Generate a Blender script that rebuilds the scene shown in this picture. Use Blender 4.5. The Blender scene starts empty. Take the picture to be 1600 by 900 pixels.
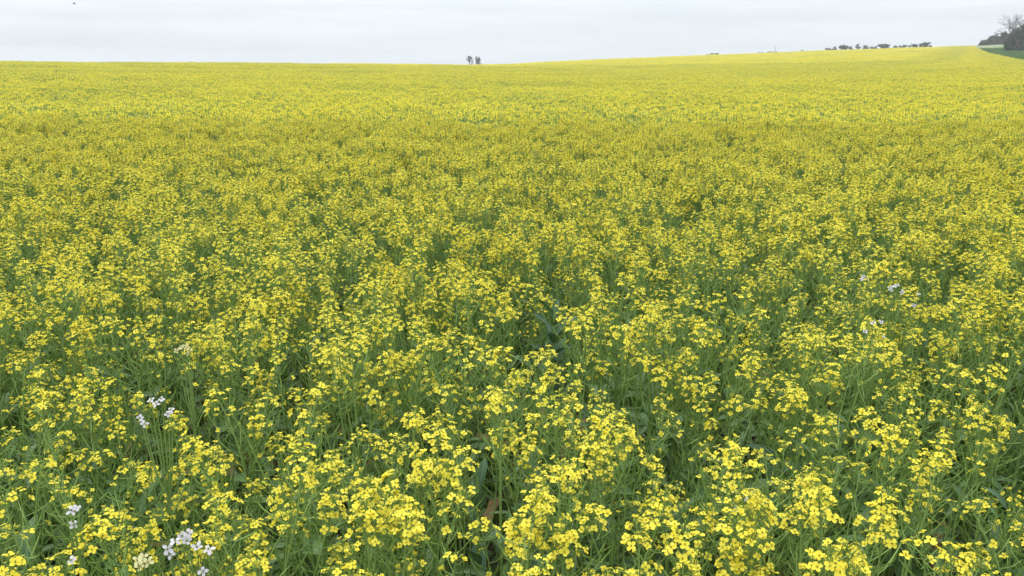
import bpy, math
import numpy as np
from mathutils import Matrix, Vector

# ------------------------------------------------------------------ camera, sky, sun, exposure
PI = math.pi
F_PX, PITCH, CAM_Z = 1180.0, math.radians(15.7), 1.65
SC = bpy.context.scene
COL = SC.collection
cam_d = bpy.data.cameras.new('camera')
cam = bpy.data.objects.new('camera', cam_d); COL.objects.link(cam)
cam_d.sensor_width = 36.0; cam_d.lens = F_PX / 1600.0 * 36.0
cam_d.clip_start = 0.02; cam_d.clip_end = 8000.0
cam.location = (0, 0, CAM_Z); cam.rotation_euler = (PI / 2 - PITCH, 0, 0)
SC.camera = cam
SC.view_settings.view_transform = 'Standard'; SC.view_settings.look = 'None'
SC.view_settings.exposure = 0.10; SC.view_settings.gamma = 1.0
SC.view_settings.use_curve_mapping = False
SC.render.engine = 'CYCLES'
SC.cycles.max_bounces = 6; SC.cycles.diffuse_bounces = 3; SC.cycles.glossy_bounces = 2
SC.cycles.transmission_bounces = 4; SC.cycles.transparent_max_bounces = 6; SC.cycles.volume_bounces = 0
SC.cycles.use_denoising = True
SC.cycles.sample_clamp_indirect = 4.0
SC.cycles.pixel_filter_type = 'BLACKMAN_HARRIS'; SC.cycles.filter_width = 1.5

SUN_EL, SUN_AZ = math.radians(52), math.radians(-35)      # high, soft, from the front left
W = bpy.data.worlds.new('World'); SC.world = W; W.use_nodes = True
def build_sky():
    nt = W.node_tree; N, L = nt.nodes, nt.links; N.clear()
    out = N.new('ShaderNodeOutputWorld'); bg = N.new('ShaderNodeBackground'); L.new(bg.outputs[0], out.inputs[0])
    bg.inputs['Strength'].default_value = 0.1
    sky = N.new('ShaderNodeTexSky'); sky.sky_type = 'NISHITA'; sky.sun_disc = False
    sky.sun_elevation = SUN_EL; sky.sun_rotation = SUN_AZ
    tc = N.new('ShaderNodeTexCoord'); sep = N.new('ShaderNodeSeparateXYZ'); L.new(tc.outputs['Generated'], sep.inputs[0])
    # the cloud layer: brighter overhead than at the horizon, long thin streaks low down
    mp = N.new('ShaderNodeMapping'); mp.inputs['Scale'].default_value = (2.2, 2.2, 26.0); L.new(tc.outputs['Generated'], mp.inputs[0])
    no = N.new('ShaderNodeTexNoise'); no.inputs['Scale'].default_value = 1.6; no.inputs['Detail'].default_value = 5; no.inputs['Roughness'].default_value = 0.55
    L.new(mp.outputs[0], no.inputs['Vector'])
    cr = N.new('ShaderNodeValToRGB'); L.new(no.outputs['Fac'], cr.inputs[0])
    cr.color_ramp.elements[0].position = 0.33; cr.color_ramp.elements[0].color = (0.625, 0.672, 0.710, 1)
    cr.color_ramp.elements[1].position = 0.66; cr.color_ramp.elements[1].color = (0.722, 0.762, 0.796, 1)
    mx = N.new('ShaderNodeMath'); mx.operation = 'MAXIMUM'; L.new(sep.outputs['Z'], mx.inputs[0]); mx.inputs[1].default_value = 0.0
    ma = N.new('ShaderNodeMath'); ma.operation = 'MULTIPLY_ADD'; L.new(mx.outputs[0], ma.inputs[0])
    ma.inputs[1].default_value = 10 * 3.1; ma.inputs[2].default_value = 10.0
    vm = N.new('ShaderNodeVectorMath'); vm.operation = 'SCALE'; L.new(cr.outputs[0], vm.inputs[0]); L.new(ma.outputs[0], vm.inputs['Scale'])
    mix = N.new('ShaderNodeMixRGB'); mix.inputs[0].default_value = 0.93
    L.new(sky.outputs[0], mix.inputs[1]); L.new(vm.outputs[0], mix.inputs[2]); L.new(mix.outputs[0], bg.inputs[0])
build_sky()
sun_d = bpy.data.lights.new('sun', 'SUN'); sun_d.energy = 1.5; sun_d.angle = math.radians(35); sun_d.color = (1.0, 0.965, 0.9)
sun = bpy.data.objects.new('sun', sun_d); COL.objects.link(sun)
sd = Vector((math.sin(SUN_AZ) * math.cos(SUN_EL), math.cos(SUN_AZ) * math.cos(SUN_EL), math.sin(SUN_EL)))
sun.rotation_euler = sd.to_track_quat('Z', 'Y').to_euler()

# ------------------------------------------------------------------ tagging and small helpers
def tag(o, label=None, cat=None, group=None, kind=None):
    if label: o['label'] = label
    if cat: o['category'] = cat
    if group: o['group'] = group
    if kind: o['kind'] = kind
    return o
def empty(name, loc, label, cat, group=None, rz=0.0):
    o = bpy.data.objects.new(name, None); o.empty_display_size = 0.1
    COL.objects.link(o); o.location = loc; o.rotation_euler = (0, 0, rz)
    return tag(o, label, cat, group)

def rays(px, py):
    px, py = np.broadcast_arrays(np.asarray(px, float), np.asarray(py, float))
    x = (px - 800) / F_PX; y = (450 - py) / F_PX
    return np.stack([x, math.cos(PITCH) + y * math.sin(PITCH), -math.sin(PITCH) + y * math.cos(PITCH)], -1)
def at_height(px, py, z):                        # the point of height z seen at a pixel of the photograph
    d = rays(px, py); k = (z - CAM_Z) / d[2]
    return d * k + np.array([0, 0, CAM_Z])
def project(p):
    p = np.asarray(p, float) - np.array([0, 0, CAM_Z])
    f = p[..., 1] * math.cos(PITCH) - p[..., 2] * math.sin(PITCH)
    u = p[..., 1] * math.sin(PITCH) + p[..., 2] * math.cos(PITCH)
    return 800 + F_PX * p[..., 0] / f, 450 - F_PX * u / f, f

# ------------------------------------------------------------------ materials
def nodes_of(name):
    m = bpy.data.materials.new(name); m.use_nodes = True
    nt = m.node_tree; nt.nodes.clear()
    return m, nt.nodes, nt.links
def leafy(name, c0, c1, trans=0.3, rough=0.55, spec=0.3, big=0.9, small=14.0, tcol=None, rib=None, amount=(0.3, 0.7), mid=None):
    """thin plant tissue: reflects and lets light through; colour drifts from plant to plant and over each organ"""
    m, N, L = nodes_of(name)
    out = N.new('ShaderNodeOutputMaterial'); geo = N.new('ShaderNodeNewGeometry')
    n1 = N.new('ShaderNodeTexNoise'); n1.inputs['Scale'].default_value = big; n1.inputs['Detail'].default_value = 2
    n2 = N.new('ShaderNodeTexNoise'); n2.inputs['Scale'].default_value = small; n2.inputs['Detail'].default_value = 3
    L.new(geo.outputs['Position'], n1.inputs['Vector']); L.new(geo.outputs['Position'], n2.inputs['Vector'])
    ad = N.new('ShaderNodeMath'); ad.operation = 'MULTIPLY_ADD'; L.new(n1.outputs['Fac'], ad.inputs[0]); ad.inputs[1].default_value = 0.45
    sc = N.new('ShaderNodeMath'); sc.operation = 'MULTIPLY'; sc.inputs[1].default_value = 0.55; L.new(n2.outputs['Fac'], sc.inputs[0]); L.new(sc.outputs[0], ad.inputs[2])
    cr = N.new('ShaderNodeValToRGB'); L.new(ad.outputs[0], cr.inputs[0])
    cr.color_ramp.elements[0].position = amount[0]; cr.color_ramp.elements[0].color = (*c0, 1)
    cr.color_ramp.elements[1].position = amount[1]; cr.color_ramp.elements[1].color = (*c1, 1)
    if mid: e = cr.color_ramp.elements.new(0.5 * (amount[0] + amount[1])); e.color = (*mid, 1)
    col = cr.outputs[0]
    if rib:
        at = N.new('ShaderNodeAttribute'); at.attribute_name = 'across'
        ab = N.new('ShaderNodeMath'); ab.operation = 'ABSOLUTE'; L.new(at.outputs['Fac'], ab.inputs[0])
        mr = N.new('ShaderNodeMapRange'); mr.inputs[1].default_value = 0.04; mr.inputs[2].default_value = 0.13; mr.inputs[3].default_value = 0.75; mr.inputs[4].default_value = 0.0
        L.new(ab.outputs[0], mr.inputs[0])
        mi = N.new('ShaderNodeMixRGB'); L.new(mr.outputs[0], mi.inputs[0]); L.new(col, mi.inputs[1]); mi.inputs[2].default_value = (*rib, 1)
        col = mi.outputs[0]
    p = N.new('ShaderNodeBsdfPrincipled'); L.new(col, p.inputs['Base Color']); p.inputs['Roughness'].default_value = rough
    p.inputs['Specular IOR Level'].default_value = spec
    if trans > 0:
        t = N.new('ShaderNodeBsdfTranslucent'); mxs = N.new('ShaderNodeMixShader'); mxs.inputs[0].default_value = trans
        if tcol:
            hv = N.new('ShaderNodeMixRGB'); hv.blend_type = 'MULTIPLY'; hv.inputs[0].default_value = 1.0; hv.inputs[2].default_value = (*tcol, 1)
            L.new(col, hv.inputs[1]); L.new(hv.outputs[0], t.inputs[0])
        else: L.new(col, t.inputs[0])
        L.new(p.outputs[0], mxs.inputs[1]); L.new(t.outputs[0], mxs.inputs[2]); L.new(mxs.outputs[0], out.inputs[0])
    else: L.new(p.outputs[0], out.inputs[0])
    return m
M_STEM = leafy('canola_stem', (0.12, 0.205, 0.05), (0.20, 0.29, 0.08), 0.0, 0.5)
M_LEAF = leafy('canola_leaf', (0.055, 0.120, 0.036), (0.125, 0.215, 0.065), 0.28, 0.42, 0.4, 1.3, 18, (1.3, 1.25, 0.5), (0.20, 0.28, 0.15))
M_PETAL = leafy('canola_petal', (0.79, 0.645, 0.038), (0.89, 0.79, 0.10), 0.42, 0.6, 0.2, 0.8, 55, (1.0, 1.0, 1.0))
M_BUD = leafy('canola_bud', (0.20, 0.28, 0.045), (0.42, 0.42, 0.06), 0.1, 0.5, 0.3, 1, 60)
M_POD = leafy('canola_pod', (0.13, 0.23, 0.045), (0.24, 0.35, 0.08), 0.1, 0.45, 0.35, 1.1, 25)
STEM, LEAF, PETAL, BUD, POD, DEAD = range(6)
M_WHITE = leafy('radish_petal', (0.54, 0.51, 0.55), (0.66, 0.64, 0.66), 0.3, 0.6, 0.2, 1, 60)
M_CREAM = leafy('cream_petal', (0.58, 0.54, 0.24), (0.68, 0.63, 0.36), 0.3, 0.6, 0.2, 1, 60)
M_BLUELEAF = leafy('waxy_leaf', (0.042, 0.092, 0.046), (0.084, 0.148, 0.076), 0.15, 0.55, 0.25, 2, 14, (1.2, 1.2, 0.6), (0.15, 0.22, 0.14))
M_LOBED = leafy('weed_leaf', (0.060, 0.135, 0.035), (0.11, 0.21, 0.06), 0.3, 0.5, 0.35, 2, 20, (1.2, 1.2, 0.6), (0.18, 0.28, 0.10))
M_DEAD = leafy('withered_leaf', (0.10, 0.060, 0.030), (0.29, 0.20, 0.085), 0.25, 0.7, 0.15, 6, 30)

PLANT = [M_STEM, M_LEAF, M_PETAL, M_BUD, M_POD, M_DEAD]
def rough_ground(name, c0, c1, scale, bump, c2=None):
    m, N, L = nodes_of(name)
    out = N.new('ShaderNodeOutputMaterial'); geo = N.new('ShaderNodeNewGeometry')
    n = N.new('ShaderNodeTexNoise'); n.inputs['Scale'].default_value = scale; n.inputs['Detail'].default_value = 8; n.inputs['Roughness'].default_value = 0.65
    L.new(geo.outputs['Position'], n.inputs['Vector'])
    cr = N.new('ShaderNodeValToRGB'); L.new(n.outputs['Fac'], cr.inputs[0])
    cr.color_ramp.elements[0].position = 0.32; cr.color_ramp.elements[0].color = (*c0, 1)
    cr.color_ramp.elements[1].position = 0.68; cr.color_ramp.elements[1].color = (*c1, 1)
    p = N.new('ShaderNodeBsdfPrincipled'); L.new(cr.outputs[0], p.inputs['Base Color']); p.inputs['Roughness'].default_value = 0.95; p.inputs['Specular IOR Level'].default_value = 0.1
    b = N.new('ShaderNodeBump'); b.inputs['Distance'].default_value = bump; b.inputs['Strength'].default_value = 1.0
    L.new(n.outputs['Fac'], b.inputs['Height']); L.new(b.outputs[0], p.inputs['Normal']); L.new(p.outputs[0], out.inputs[0])
    return m
M_SOIL = rough_ground('soil', (0.030, 0.022, 0.015), (0.095, 0.070, 0.046), 9.0, 0.05)
M_VERGE = rough_ground('verge', (0.050, 0.105, 0.030), (0.085, 0.155, 0.045), 0.5, 0.05)
M_PALE = rough_ground('pale_stubble', (0.15, 0.18, 0.085), (0.21, 0.235, 0.125), 0.3, 0.05)

# ------------------------------------------------------------------ mesh building
class Geo:
    def __init__(s): s.v, s.q, s.t, s.qm, s.tm, s.a, s.n = [], [], [], [], [], [], 0
    def add(s, v, q=None, mat=0, t=None, a=None):
        v = np.asarray(v, float).reshape(-1, 3)
        s.v.append(v); s.a.append(np.zeros(len(v)) if a is None else np.asarray(a, float))
        if q is not None and len(q): q = np.asarray(q, int).reshape(-1, 4); s.q.append(q + s.n); s.qm.append(np.full(len(q), mat) if np.isscalar(mat) else mat)
        if t is not None and len(t): t = np.asarray(t, int).reshape(-1, 3); s.t.append(t + s.n); s.tm.append(np.full(len(t), mat) if np.isscalar(mat) else mat)
        s.n += len(v); return s
    def cat(s, g, M=None):
        v, q, t, qm, tm, a = g.arrays()
        if M is not None: v = v @ M[:3, :3].T + M[:3, 3]
        s.v.append(v); s.a.append(a)
        if len(q): s.q.append(q + s.n); s.qm.append(qm)
        if len(t): s.t.append(t + s.n); s.tm.append(tm)
        s.n += len(v); return s
    def arrays(s):
        c = lambda l, k: np.concatenate(l) if l else np.zeros(k, int)
        return (np.concatenate(s.v) if s.v else np.zeros((0, 3))), c(s.q, (0, 4)), c(s.t, (0, 3)), c(s.qm, (0,)), c(s.tm, (0,)), (np.concatenate(s.a) if s.a else np.zeros(0))
    def mesh(s, name, mats, smooth=True):
        v, q, t, qm, tm, a = s.arrays()
        me = bpy.data.meshes.new(name)
        me.vertices.add(len(v)); me.vertices.foreach_set('co', v.astype(np.float32).ravel())
        li = np.concatenate([q.ravel(), t.ravel()]).astype(np.int32)
        me.loops.add(len(li)); me.loops.foreach_set('vertex_index', li)
        tot = np.concatenate([np.full(len(q), 4), np.full(len(t), 3)]).astype(np.int32)
        me.polygons.add(len(tot)); me.polygons.foreach_set('loop_start', (np.cumsum(tot) - tot).astype(np.int32))
        me.polygons.foreach_set('loop_total', tot)
        me.polygons.foreach_set('material_index', np.concatenate([qm, tm]).astype(np.int32))
        me.polygons.foreach_set('use_smooth', np.full(len(tot), smooth))
        for m in mats: me.materials.append(m)
        at = me.attributes.new('across', 'FLOAT', 'POINT'); at.data.foreach_set('value', a.astype(np.float32))
        me.update(calc_edges=True); me.validate()
        return me
def obj(name, me, parent=None, M=None):
    if isinstance(me, Geo): raise TypeError
    o = bpy.data.objects.new(name, me); COL.objects.link(o)
    if parent: o.parent = parent
    if M is not None: o.matrix_basis = Matrix(M.tolist())
    return o

def unit(v): v = np.asarray(v, float); return v / (np.linalg.norm(v) + 1e-12)
def frame(z, x=None):                                     # rotation whose Z is z
    z = unit(z); x = np.array([1, 0, 0]) if x is None else np.asarray(x, float)
    if abs(z @ unit(x)) > 0.95: x = np.array([0, 1, 0.])
    x = unit(x - z * (x @ z)); return np.stack([x, np.cross(z, x), z], 1)
def mat4(R, p, s=1.0): M = np.eye(4); M[:3, :3] = R * s; M[:3, 3] = p; return M
def rotz(a): c, s = math.cos(a), math.sin(a); return np.array([[c, -s, 0], [s, c, 0], [0, 0, 1.]])
def tube(g, pts, rad, k=4, mat=STEM, cap=False):
    pts = np.asarray(pts, float); n = len(pts); rad = np.broadcast_to(rad, n)
    tan = np.gradient(pts, axis=0); R = frame(tan[0]); x = R[:, 0]; V = []
    an = np.arange(k) * 2 * PI / k
    for i in range(n):
        z = unit(tan[i]); x = unit(x - z * (x @ z)); y = np.cross(z, x)
        V.append(pts[i] + rad[i] * (np.cos(an)[:, None] * x + np.sin(an)[:, None] * y))
    V = np.concatenate(V); i, j = np.meshgrid(np.arange(n - 1), np.arange(k), indexing='ij'); i, j = i.ravel(), j.ravel(); j2 = (j + 1) % k
    q = np.stack([i * k + j, i * k + j2, (i + 1) * k + j2, (i + 1) * k + j], 1)
    g.add(V, q, mat)
    if cap: g.add(np.vstack([V[-k:], pts[-1] + unit(tan[-1]) * rad[-1] * 0.3]), None, mat, [(m, (m + 1) % k, k) for m in range(k)])
    return g
def bez(p0, p1, p2, n): t = np.linspace(0, 1, n)[:, None]; return (1 - t) ** 2 * np.asarray(p0) + 2 * t * (1 - t) * np.asarray(p1) + t * t * np.asarray(p2)
def sheet(g, P, mat, a=None):                              # P: rows x cols x 3
    r, c = P.shape[:2]; i, j = np.meshgrid(np.arange(r - 1), np.arange(c - 1), indexing='ij'); i, j = i.ravel(), j.ravel()
    return g.add(P.reshape(-1, 3), np.stack([i * c + j, i * c + j + 1, (i + 1) * c + j + 1, (i + 1) * c + j], 1), mat, a=a)
def leaf_geo(rng, L, Wd, droop=0.5, fold=0.35, lobes=0, petiole=0.12, mat=LEAF, nl=9, nc=5, wavy=0.12, tip=1.0, deep=0.45):
    """a leaf growing along +Y from the origin, upper side +Z, bending down towards the tip"""
    g = Geo(); t = np.linspace(0, 1, nl)
    w = np.clip((t - petiole) / (1 - petiole), 0, 1)
    wid = Wd * 0.5 * (np.sin(PI * np.clip(w, 0, 1) ** (0.75 * tip)) ** 0.8) + 0.0016 * (1 - t)
    if lobes: wid = wid * (1 - deep * (0.5 + 0.5 * np.cos(2 * PI * lobes * t + rng.uniform(0, 6))))
    ang = -droop * t ** 1.4; step = L / (nl - 1)
    y = np.concatenate([[0], np.cumsum(np.cos(ang[1:]) * step)]); z = np.concatenate([[0], np.cumsum(np.sin(ang[1:]) * step)])
    sx = rng.normal(0, 0.08) * L * t ** 2
    u = np.linspace(-1, 1, nc); P = np.zeros((nl, nc, 3)); ph = rng.uniform(0, 6, 2)
    for k in range(nc):
        o = u[k] * wid
        P[:, k, 0] = o * math.cos(fold) + sx; P[:, k, 1] = y + abs(u[k]) * wid * 0.15
        P[:, k, 2] = z + abs(o) * math.sin(fold) + wavy * Wd * abs(u[k]) ** 2 * np.sin(9 * t + ph[0 if u[k] < 0 else 1]) * w
    return sheet(g, P, mat, np.tile(u, nl))
def petal_P(L, Wd, up, curl, rng):
    """rows base, waist, broad, tip of one petal along +X, up = opening angle above the flower's plane"""
    s = np.array([0.04, 0.42, 0.78, 1.0]); ws = np.array([0.10, 0.42, 0.5, 0.24]) * Wd
    a = up - curl * s ** 1.5; d = np.diff(np.concatenate([[0], s])) * L
    x = np.cumsum(np.cos(a) * d); z = np.cumsum(np.sin(a) * d)
    P = np.zeros((4, 3, 3))
    for k, u in enumerate((-1, 0, 1)): P[:, k, 0] = x - (abs(u) * 0.05 * L if u else 0); P[:, k, 1] = u * ws; P[:, k, 2] = z + abs(u) * ws * 0.18 + rng.normal(0, 0.0004, 4)
    return P
def flower_geo(rng, L=0.0105, Wd=0.0085, openness=1.0, mat=PETAL, centre=BUD):
    g = Geo(); a0 = rng.uniform(0, 6)
    for k in range(4):
        P = petal_P(L * rng.uniform(0.9, 1.08), Wd * rng.uniform(0.88, 1.1), (1 - openness) * 1.15 + rng.uniform(0.05, 0.4), rng.uniform(0.2, 0.75), rng)
        sheet(g, P @ rotz(a0 + k * PI / 2 + rng.normal(0, 0.12)).T, mat)
    for k in range(3):
        d = unit([rng.normal(0, .25), rng.normal(0, .25), 1]); tube(g, [d * 0.0, d * 0.005], [0.0007, 0.0009], 3, centre)
    tube(g, [(0, 0, -0.004), (0, 0, 0.0005)], [0.0008, 0.0014], 3, centre)
    return g
def pod(g, p, d, L, r, bend, rng):
    d = unit(d); up = np.array([0, 0, 1.]); e = p + d * L * 0.5; f = p + unit(d + up * bend) * L
    tube(g, bez(p, e, f, 4), np.array([0.5, 1.0, 0.9, 0.15]) * r, 3, POD)

R0 = np.random.default_rng(11)
FLOWERS = [flower_geo(R0, openness=o) for o in (1, 1, 1, 0.95, 0.85, 0.7, 0.5, 0.25)]
GA = 2.39996
def head_geo(rng, nfl, npod, nbud):
    """a flowering raceme on +Z: pods below, a dome of open flowers, a knot of buds on top"""
    g = Geo(); fl = []
    Lp = 0.0085 * npod + 0.02; Lf = 0.022 + 0.0013 * nfl
    lean = rng.normal(0, 0.12, 2)
    ax = lambda s: np.array([lean[0] * s * s / 0.2, lean[1] * s * s / 0.2, s])
    tube(g, [ax(s) for s in np.linspace(0, Lp + Lf, 6)], np.linspace(0.0022, 0.0011, 6), 4, STEM)
    a0 = rng.uniform(0, 6)
    for k in range(npod):
        s = Lp * (k + rng.uniform(0, 0.8)) / npod; a = a0 + k * GA + rng.normal(0, 0.25); el = rng.uniform(0.1, 0.75)
        d = np.array([math.cos(a) * math.cos(el), math.sin(a) * math.cos(el), math.sin(el)]); p = ax(s)
        q = p + d * rng.uniform(0.012, 0.022); tube(g, [p, q], [0.0008, 0.0007], 3, POD)
        age = 1 - 0.6 * k / max(npod, 1)
        pod(g, q, d + np.array([0, 0, rng.uniform(0, 0.5)]), rng.uniform(0.036, 0.078) * (0.45 + 0.55 * age), rng.uniform(0.0011, 0.0019) * (0.6 + 0.4 * age), rng.uniform(0.1, 0.9), rng)
    for k in range(nfl):
        f = (k + rng.uniform(0.1, 0.9)) / nfl; s = Lp + Lf * 0.72 * f - (rng.uniform(0, 0.06) if f < 0.3 and rng.uniform() < 0.4 else 0); a = a0 + 1 + k * GA + rng.normal(0, 0.3)
        el = 0.12 + 0.85 * f + rng.normal(0, 0.15); ln = rng.uniform(0.018, 0.036) * (1 - 0.25 * f)
        d = np.array([math.cos(a) * math.cos(el), math.sin(a) * math.cos(el), math.sin(el)]); p = ax(s); q = p + d * ln
        tube(g, bez(p, p + d * ln * 0.6 - np.array([0, 0, .001]), q, 3), [0.0008, 0.0007, 0.0008], 3, POD)
        nz = unit(d * rng.uniform(0.3, 1.3) + np.array([0, 0, rng.uniform(0.5, 1.4)]) + rng.normal(0, 0.28, 3))
        vi = int(rng.choice(8, p=[.13, .13, .13, .13, .14, .13, .12, .09])) if f < 0.85 else int(rng.integers(4, 8))
        fl.append((vi, mat4(frame(nz) @ rotz(rng.uniform(0, 6)), q, rng.uniform(0.68, 1.08) * (1 - 0.15 * f))))
    for k in range(nbud):
        f = k / nbud; a = k * GA; rr = 0.0095 * math.sqrt(1 - f * 0.9); p = ax(Lp + Lf * 0.86)
        c = ax(Lp + Lf * (0.93 + 0.17 * f)) + np.array([math.cos(a) * rr, math.sin(a) * rr, rng.normal(0, .001)])
        d = unit(c - p); sz = rng.uniform(0.8, 1.2) * (1 - 0.35 * f)
        tube(g, [p, c], [0.0005, 0.0005], 3, POD)
        tube(g, [c, c + d * 0.003 * sz, c + d * 0.0065 * sz], np.array([0.0007, 0.0019, 0.0004]) * sz, 4, BUD)
    return g, fl, Lp + Lf
def canola(rng, H, nbr, nfl, npod, leafy_=1.0, zlo=0.82):
    """parts of one plant, base at the origin: stem Geo, [leaf Geo], [(head Geo, flowers, 4x4)]"""
    st = Geo(); leaves = []; heads = []
    sway = rng.normal(0, 0.04, 2)
    top = np.array([sway[0], sway[1], H])
    hn = [head_geo(rng, max(3, int(nfl * rng.uniform(0.6, 1.3))), int(npod * rng.uniform(0.6, 1.3)), int(rng.integers(7, 13))) for _ in range(nbr + 1)]
    main = bez((0, 0, -0.02), (rng.normal(0, .02), rng.normal(0, .02), H * 0.5), top - np.array([0, 0, hn[0][2]]), 8)
    tube(st, main, np.linspace(0.0062, 0.0024, 8), 6)
    heads.append((hn[0][0], hn[0][1], mat4(frame(unit(main[-1] - main[-2])), main[-1])))
    a0 = rng.uniform(0, 6)
    for k in range(nbr):
        f = rng.uniform(0.35, 0.78); a = a0 + k * GA + rng.normal(0, .2); i = f * 7; i0 = int(i); p = main[i0] + (main[min(i0 + 1, 7)] - main[i0]) * (i - i0)
        rho = rng.uniform(0.03, 0.16); zt = H * rng.uniform(zlo, 1.0) - hn[k + 1][2]
        zt = max(zt, p[2] + 0.05)
        e = np.array([p[0] + math.cos(a) * rho, p[1] + math.sin(a) * rho, zt])
        br = bez(p, p + (e - p) * np.array([0.85, 0.85, 0.35]), e, 6); tube(st, br, np.linspace(0.0032, 0.002, 6), 4)
        heads.append((hn[k + 1][0], hn[k + 1][1], mat4(frame(unit(br[-1] - br[-2]) + np.array([0, 0, 0.6])), e)))
        # the small clasping leaf at the fork
        lf = leaf_geo(rng, rng.uniform(0.05, 0.10), rng.uniform(0.014, 0.026), rng.uniform(0.3, 1.1), rng.uniform(0.2, 0.6), petiole=0.0, nl=7)
        leaves.append((lf, mat4(rotz(a - PI / 2 + rng.normal(0, .4)) @ rx(rng.uniform(0.3, 0.9)), p)))
    nlow = int(round(rng.integers(6, 10) * leafy_))
    for k in range(nlow):
        f = rng.uniform(0.12, 0.74); i = f * 7; i0 = int(i); p = main[i0] + (main[i0 + 1] - main[i0]) * (i - i0); a = a0 + 2 + k * GA
        big = 1 - f
        lf = leaf_geo(rng, 0.075 + 0.12 * big * rng.uniform(0.7, 1.3), 0.014 + 0.062 * big ** 1.5 * rng.uniform(0.7, 1.2), rng.uniform(0.5, 1.7), rng.uniform(0.05, 0.5), lobes=(int(rng.integers(2, 4)) if f < 0.35 else 0), petiole=0.12 + 0.15 * big, nl=12, deep=0.35, mat=(DEAD if f < 0.3 and rng.uniform() < 0.22 else LEAF))
        leaves.append((lf, mat4(rotz(a) @ rx(rng.uniform(0.1, 0.9)), p)))
    return st, leaves, heads
def rx(a): c, s = math.cos(a), math.sin(a); return np.array([[1, 0, 0], [0, c, -s], [0, s, c]])
def joined(pl):
    g = Geo(); g.cat(pl[0])
    for l, M in pl[1]: g.cat(l, M)
    for h, fl, M in pl[2]:
        g.cat(h, M)
        for vi, F in fl: g.cat(FLOWERS[vi], M @ F)
    return g

# ------------------------------------------------------------------ terrain
def az_of(px): d = rays(px, 100.0); return np.arctan2(d[..., 0], d[..., 1])
CANOPY = 0.93
_sx = np.array([-300, 0, 200, 400, 600, 740, 800, 850, 950, 1100, 1290, 1400, 1500, 1560, 1600, 1900], float)
_sy = np.array([96, 97.5, 98.3, 99.5, 101, 102, 100.5, 97.5, 92.5, 86.5, 79, 75.5, 72.3, 69.8, 69.3, 65.5])
_d = rays(_sx, _sy); _az = np.arctan2(_d[:, 0], _d[:, 1]); _te = _d[:, 2] / np.hypot(_d[:, 0], _d[:, 1])
_Dx = np.array([-300, 0, 400, 700, 800, 950, 1200, 1600, 1900.]); _Dv = np.array([105, 112, 128, 150, 190, 270, 330, 340, 340.])
_Daz = az_of(_Dx)
def crest(az): return np.interp(az, _Daz, _Dv)
def ground(x, y):
    x, y = np.asarray(x, float), np.asarray(y, float); r = np.hypot(x, y); az = np.arctan2(x, np.maximum(y, 1e-3))
    D = crest(az); E = np.interp(az, _az, _te) + (CAM_Z - CANOPY) / D
    u = np.clip(r / D, 0, 1.7)
    z = np.minimum(r, 650) * E * u * (2 - u)
    k = np.clip((r - 6) / 30, 0, 1)
    z = z + k * (0.07 * np.sin(x * 0.13 + 1.3) * np.sin(y * 0.11 + .4) + 0.05 * np.sin(x * .31 - y * .23) + 0.035 * np.sin(y * 0.5 + x * 0.11 + 2))
    return z
def on_ground(px, py, lift=0.0):                  # first terrain point (raised by lift) seen at a pixel
    d = rays(px, py); d = d / math.hypot(d[0], d[1]); r = np.linspace(2, 420, 8000)
    z = CAM_Z + d[2] * r; h = ground(d[0] * r, d[1] * r) + lift
    i = np.argmax(z < h) if np.any(z < h) else np.argmin(z - h)
    return np.array([d[0] * r[i], d[1] * r[i], h[i]])
def patch_noise(x, y):
    return (np.sin(1.9 * x + 1.1 * y + .5) * np.sin(1.3 * y - .8 * x + 2) + .8 * np.sin(.63 * x + .9 * y + 1) * np.sin(.8 * y - .35 * x) + .5 * np.sin(4.1 * x - 2.9 * y) * np.sin(3.3 * y + 1.7 * x + 1)) / 2.3

# the ground: one polar sheet, fine near the camera, out past the hills
rr = np.concatenate([np.linspace(0, 6, 40), np.geomspace(6.3, 420, 120), np.geomspace(450, 1250, 20)])
aa = np.linspace(-PI, PI, 361)
P = np.zeros((len(rr), len(aa), 3)); P[..., 0] = rr[:, None] * np.sin(aa); P[..., 1] = rr[:, None] * np.cos(aa)
_b = np.where(np.abs(aa) > PI / 2, 1.0, 0.0)
P[..., 2] = ground(P[..., 0], P[..., 1])
P[:, np.abs(aa) > 1.62, 2] = np.minimum(P[:, np.abs(aa) > 1.62, 2], 0.0)
P[..., 2] += np.where(rr[:, None] < 7, 0.018 * np.sin(P[..., 0] * 9 + 1) * np.sin(P[..., 1] * 8) + 0.012 * np.sin(P[..., 0] * 23 + P[..., 1] * 17), 0)
g = Geo(); sheet(g, P, 0); tag(obj('field_ground', g.mesh('field_ground', [M_SOIL])), 'dark bare soil under the yellow crop', 'ground', kind='structure')

# where the crop ends on the right: radius of the edge for each bearing
_bp = [(1523, 74.2), (1530, 76.5), (1537, 80), (1550, 84.5), (1575, 89), (1600, 94), (1640, 103), (1700, 118)]
_be = [on_ground(a, b, 0.9) for a, b in _bp]
_baz = np.array([math.atan2(p[0], p[1]) for p in _be]); _br = np.array([math.hypot(p[0], p[1]) for p in _be])
def crop_limit(az): return np.where(az < _baz[0], 1e9, np.interp(az, _baz, _br))
_vr = math.hypot(*on_ground(1545, 77.3)[:2])
def polar_sheet(a0, a1, r0, r1, lift, na=40, nr=24):
    a = np.linspace(a0, a1, na); s = np.linspace(0, 1, nr)[:, None]
    R = r0(a)[None] * (1 - s) + r1(a)[None] * s
    X, Y = R * np.sin(a), R * np.cos(a)
    return sheet(Geo(), np.stack([X, Y, ground(X, Y) + (lift if np.isscalar(lift) else np.interp(s, *lift) + 0 * X)], -1), 0)
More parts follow.
